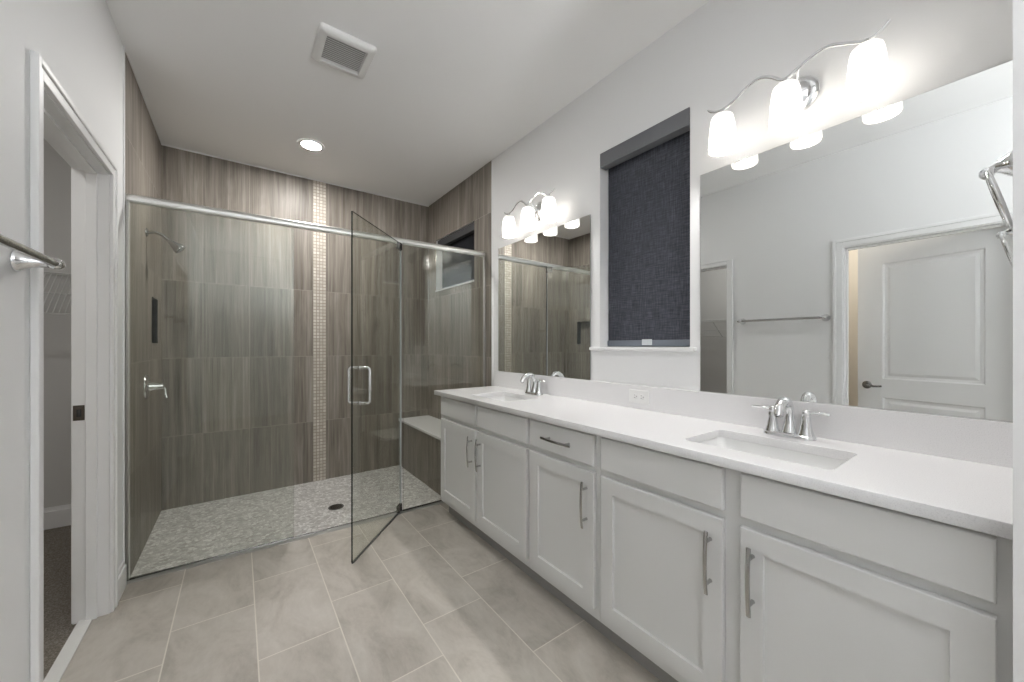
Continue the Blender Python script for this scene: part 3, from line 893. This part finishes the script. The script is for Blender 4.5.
struct(make('trim_5', bm, M['sill_grey']), 'grey metal strip on the floor in front of the shower glass', 'trim')

def pane(poly, th, origin, dx):
    """polygon in (s, z) along horizontal direction dx; faces glass, rim dark edge"""
    bm = bmesh.new()
    dx = Vector((dx[0], dx[1], 0)).normalized(); nx = Vector((-dx.y, dx.x, 0)) * (th / 2)
    O = Vector((origin[0], origin[1], 0))
    P = [O + dx * s + Vector((0, 0, z)) for s, z in poly]
    a = [bm.verts.new(p + nx) for p in P]; b = [bm.verts.new(p - nx) for p in P]
    bm.faces.new(a); bm.faces.new(b[::-1])
    for k in range(len(P)):
        f = bm.faces.new((a[k], a[(k + 1) % len(P)], b[(k + 1) % len(P)], b[k]))
        f.material_index = 1
    return bm
GM = [M['glass'], M['glass_edge']]
make('fixed_panel', pane([(0.008, 0.004), (0.763, 0.004), (0.763, 1.985), (0.008, 1.985)], 0.009, (XL, 2.757), (1, 0)), None, enc, False, GM)
make('fixed_panel', pane([(0.0, 0.004), (0.372, 0.004), (0.372, 0.472), (0.700, 0.472), (0.700, 1.985), (0.0, 1.985)], 0.009, (XR - 0.710, 2.713), (1, 0)), None, enc, False, GM)
HX, HY = gp(1.448)[:2]
DD = Vector((0.51 - HX, 2.221 - HY, 0)); DLEN = DD.length; DD.normalize()
DN = Vector((-DD.y, DD.x, 0))
dr = make('door', pane([(0.008, 0.012), (DLEN, 0.012), (DLEN, 1.980), (0.008, 1.980)], 0.009, (HX, HY), DD), None, enc, False, GM)
# back-to-back pull
bm = bmesh.new()
hp = Vector((HX, HY, 0)) + DD * (DLEN - 0.080)
z0, z1 = 0.893, 1.098
for s in (-1, 1):
    n = DN * s
    path = [hp + n * 0.004 + Vector((0, 0, z0))]
    for k in range(7):
        a = math.radians(90 * k / 6)
        path.append(hp + n * (0.048 + 0.016 * math.sin(a)) + Vector((0, 0, z0 + 0.016 - 0.016 * math.cos(a))))
    for k in range(7):
        a = math.radians(90 * k / 6)
        path.append(hp + n * (0.048 + 0.016 * math.cos(a)) + Vector((0, 0, z1 - 0.016 + 0.016 * math.sin(a))))
    path.append(hp + n * 0.004 + Vector((0, 0, z1)))
    tube(bm, path, 0.0085, 14)
    for z in (z0, z1):
        lathe(bm, [(0.012, 0.0045), (0.012, 0.008), (0.0085, 0.009)], 16, axis_m(hp + Vector((0, 0, z)), n))
make('handle', bm, M['chrome'], dr, 50)
for z in (0.010, 1.930):
    bm = box(bmesh.new(), 0.000, 0.055, -0.011, 0.011, 0, 0.050, 0.002)
    bm.transform(Matrix.Translation((HX, HY, z)) @ Matrix.Rotation(math.atan2(DD.y, DD.x), 4, 'Z'))
    lathe(bm, [(0.008, 0), (0.008, 0.015)], 12, Matrix.Translation((HX, HY, z + 0.045 if z > 1 else z - 0.006)))
    make('hinge', bm, M['dark_nickel'], dr)
bm = box(bmesh.new(), 0.06, DLEN - 0.002, -0.004, 0.004, 0.004, 0.013)
bm.transform(Matrix.Translation((HX, HY, 0)) @ Matrix.Rotation(math.atan2(DD.y, DD.x), 4, 'Z'))
make('bottom_seal', bm, M['seal'], dr)
bm = box(bmesh.new(), -0.001, 0.009, -0.005, 0.005, 0.062, 1.926)
bm.transform(Matrix.Translation((HX, HY, 0)) @ Matrix.Rotation(math.atan2(DD.y, DD.x), 4, 'Z'))
make('edge_seal', bm, M['clear_plastic'], dr)

# ------------------------------------------------------------------ shower fittings
o = thing('shower_bench', (1.52, 3.31, SB), 'tiled bench with a white quartz seat along the right shower wall', 'bench')
make('base', B(1.362, XR - 0.0025, 2.752, YB - 0.001, SB, 0.437), M['tile_y'], o)
make('seat', B(1.350, XR - 0.0025, 2.752, YB - 0.001, 0.437, 0.460, 0.003), M['quartz'], o)

XT = XL + 0.002
o = thing('showerhead', (XT, 3.295, 1.948), 'small chrome shower head on a curved arm, left shower wall', 'shower head')
make('flange', lathe(bmesh.new(), [(0.028, 0.0003), (0.027, 0.005), (0.016, 0.010), (0.011, 0.011)], 24, axis_m((XT, 3.295, 1.948), (1, 0, 0))), M['nickel'], o, 40)
make('arm', tube(bmesh.new(), bez([(XT + 0.006, 3.295, 1.948), (XT + 0.040, 3.295, 1.953), (XT + 0.075, 3.295, 1.941), (XT + 0.108, 3.295, 1.913)], 8), 0.0095, 14), M['nickel'], o, 60)
a = Vector((XT + 0.106, 3.295, 1.915)); dv = Vector((0.73, 0, -0.68))
h = make('head', lathe(bmesh.new(), [(0.011, 0), (0.013, 0.008), (0.014, 0.016), (0.019, 0.028), (0.033, 0.064), (0.036, 0.078), (0.034, 0.082)], 24, axis_m(a, dv)), M['nickel'], o, 40)
make('spray_face', lathe(bmesh.new(), [(0.033, 0.0822), (0.030, 0.0845), (0.001, 0.0852)], 24, axis_m(a, dv)), M['grille_dark'], h, 40)

o = thing('shower_valve', (XT, 3.295, 0.965), 'round chrome shower valve with a lever on the left shower wall', 'shower valve')
make('escutcheon', lathe(bmesh.new(), [(0.078, 0.0003), (0.077, 0.004), (0.070, 0.010), (0.040, 0.016), (0.030, 0.018)], 32, axis_m((XT, 3.295, 0.965), (1, 0, 0))), M['chrome'], o, 40)
make('hub', lathe(bmesh.new(), [(0.030, 0.017), (0.027, 0.030), (0.021, 0.060), (0.020, 0.082), (0.012, 0.088), (0.001, 0.089)], 24, axis_m((XT, 3.295, 0.965), (1, 0, 0))), M['chrome'], o, 40)
make('lever', tube(bmesh.new(), bez([(XT + 0.076, 3.295, 0.965), (XT + 0.088, 3.291, 0.945), (XT + 0.092, 3.287, 0.915), (XT + 0.098, 3.283, 0.885)], 6), 0.0072, 12, 0.7), M['chrome'], o, 60)

o = thing('floor_drain', (0.609, 3.16, SB), 'dark round drain in the pebble shower floor', 'drain')
make('rim', lathe(bmesh.new(), [(0.056, 0.0002), (0.055, 0.003), (0.046, 0.0035), (0.045, 0.001)], 32, Matrix.Translation((0.609, 3.16, SB)), True, False), M['drain'], o, 40)
bm = bmesh.new()
for k in range(-4, 5):
    hw = math.sqrt(max(0, 0.044 ** 2 - (k * 0.0098) ** 2))
    if hw > 0.008: box(bm, 0.609 - hw, 0.609 + hw, 3.16 + k * 0.0098 - 0.0028, 3.16 + k * 0.0098 + 0.0028, SB + 0.0012, SB + 0.003)
make('grate', bm, M['nickel'], o)

# ------------------------------------------------------------------ towel bar and ring
def post(bm, base, d, out):
    lathe(bm, [(0.0290, 0.0004), (0.0290, 0.005), (0.0255, 0.010), (0.0180, 0.022), (0.0135, 0.038), (0.0115, out - 0.014)], 24, axis_m(base, d), True, True)
XB = XL + 0.072
o = thing('towel_bar', (XL, 1.245, 1.452), 'long chrome towel bar on the left wall beside the closet doorway', 'towel bar')
for y in (1.574, 0.955):
    bm = bmesh.new(); post(bm, (XL, y, 1.452), (1, 0, 0), 0.072)
    lathe(bm, [(0.0100, -0.018), (0.0145, -0.012), (0.0155, 0.0), (0.0145, 0.012), (0.0100, 0.018)], 20, axis_m((XB, y, 1.452), (0, 1, 0)))
    make('post', bm, M['chrome'], o, 50)
make('bar', tube(bmesh.new(), [(XB, 0.955, 1.452), (XB, 1.574, 1.452)], 0.0103, 16), M['nickel'], o, 60)

YW = 0.0137
o = thing('towel_ring', (1.30, YW, 1.60), 'chrome towel ring hanging at the right edge beside the right mirror', 'towel ring')
bm = bmesh.new()
lathe(bm, [(0.0255, 0.0004), (0.0255, 0.004), (0.0215, 0.009), (0.0140, 0.018), (0.0100, 0.026)], 24, axis_m((1.30, YW, 1.606), (0, 1, 0)))
tube(bm, bez([(1.30, YW + 0.022, 1.606), (1.30, YW + 0.029, 1.603), (1.30, YW + 0.034, 1.598)], 5), 0.0085, 14)
lathe(bm, [(0.004, -0.013), (0.010, -0.011), (0.0115, 0.0), (0.010, 0.011), (0.004, 0.013)], 20, axis_m((1.30, YW + 0.036, 1.597), (1, 0, 0)))
make('post', bm, M['chrome'], o, 50)
R = 0.061
top = Vector((1.30, YW + 0.036, 1.597)); dn = Vector((0, -0.0295, -0.118)).normalized()
pts = [top + dn * (R - R * math.cos(2 * PI * k / 48)) + Vector((1, 0, 0)) * (R * math.sin(2 * PI * k / 48)) for k in range(49)]
make('ring', tube(bmesh.new(), pts, 0.0048, 12), M['chrome'], o, 60)

# ------------------------------------------------------------------ closet shelves
o = thing('wire_shelf', (-1.3, 3.86, 1.40), 'white wire shelf on the back wall of the dark closet', 'shelf')
bm = bmesh.new()
A0, A1 = Vector((0, 3.852, 1.710)), Vector((0, 3.580, 1.430))
for k in range(58):
    x = -2.09 + k * 0.0255
    tube(bm, [A0 + Vector((x, 0, 0)), A1 + Vector((x, 0, 0))], 0.0026, 6)
make('wire_deck', bm, M['wire'], o)
bm = bmesh.new()
for t in (0.0, 0.5, 1.0):
    p = A0.lerp(A1, t) + Vector((0, 0, -0.004))
    tube(bm, [p + Vector((-2.095, 0, 0)), p + Vector((-0.61, 0, 0))], 0.0045, 8)
p = A0 + Vector((0, 0, 0.006))
tube(bm, [p + Vector((-2.095, -0.004, 0)), p + Vector((-0.61, -0.004, 0))], 0.0055, 8)
make('rail', bm, M['wire'], o)

o = thing('wire_shelf', (-2.1, 2.9, 1.35), 'white wire shelf on a diagonal brace, seen in the right mirror', 'shelf')
bm = bmesh.new()
for k in range(78):
    y = 1.40 + k * 0.0265
    tube(bm, [(-2.098, y, 1.575), (-1.800, y, 1.575)], 0.0026, 6)
make('wire_deck', bm, M['wire'], o)
bm = bmesh.new()
for x, z in ((-2.095, 1.570), (-1.95, 1.570), (-1.802, 1.570), (-1.800, 1.545), (-1.96, 1.44), (-2.096, 1.36)):
    tube(bm, [(x, 1.37, z), (x, 3.46, z)], 0.0050, 8)
make('rail', bm, M['wire'], o)
for y in (1.7, 2.50, 3.3):
    bm = tube(bmesh.new(), [(-1.805, y, 1.560), (-2.096, y, 1.345)], 0.0055, 8)
    box(bm, -2.0995, -2.092, y - 0.008, y + 0.008, 1.315, 1.36)
    make('brace', bm, M['wire'], o)

# ------------------------------------------------------------------ added unseen lamps that brighten the rooms next door
def fill_ceiling_lamp(x, y, r, s, col, label):
    o = thing('fill_ceiling_lamp', (x, y, ZC), label, 'ceiling light')
    make('trim_ring', lathe(bmesh.new(), [(r + 0.025, 0.0), (r + 0.024, -0.005), (r, -0.007), (r - 0.002, -0.003)], 40, Matrix.Translation((x, y, ZC - 0.0002)), False, False), M['trim'], o, 40)
    make('lens', lathe(bmesh.new(), [(r, -0.005), (r * 0.5, -0.0065), (0.001, -0.007)], 32, Matrix.Translation((x, y, ZC)), False, True), emit_mat('fill_ceiling_light', col, s), o, True)
fill_ceiling_lamp(-1.2, 0.75, 0.09, 125.0, (1.0, 0.96, 0.90), 'added unseen ceiling lamp lighting the beige room past the ajar door')  # unseen source, added to light the beige room through the door gap

fill_ceiling_lamp(-1.35, 2.2, 0.09, 110.0, (1.0, 0.99, 0.97), 'added unseen ceiling lamp brightening the closet')  # unseen source, added to lift the closet walls and carpet
# added unseen fill behind the viewpoint, standing in for light bounced off the ceiling
LX, LY, LZ = 0.95, -1.35, 1.55
o = thing('fill_uplight', (LX, LY, 0), 'added fill uplight shaped as a bowl on a pole, unseen behind the viewpoint', 'fill light')
make('base', lathe(bmesh.new(), [(0.135, 0.0005), (0.135, 0.012), (0.120, 0.020), (0.020, 0.028)], 32, Matrix.Translation((LX, LY, 0))), M['nickel'], o, 40)
make('pole', lathe(bmesh.new(), [(0.0115, 0.026), (0.0115, LZ - 0.040)], 20, Matrix.Translation((LX, LY, 0))), M['nickel'], o, 40)
make('fill_bowl', lathe(bmesh.new(), [(0.014, LZ - 0.045), (0.040, LZ - 0.040), (0.090, LZ - 0.015), (0.128, LZ + 0.025), (0.132, LZ + 0.030), (0.126, LZ + 0.026), (0.086, LZ - 0.008), (0.010, LZ - 0.014)], 40, Matrix.Translation((LX, LY, 0)), True, True), M['trim'], o, 60)
make('fill_disc', lathe(bmesh.new(), [(0.114, LZ + 0.014), (0.114, LZ + 0.019)], 40, Matrix.Translation((LX, LY, 0))), emit_mat('fill_uplight_glow', (0.97, 0.985, 1.0), FILL_UPLIGHT), o)
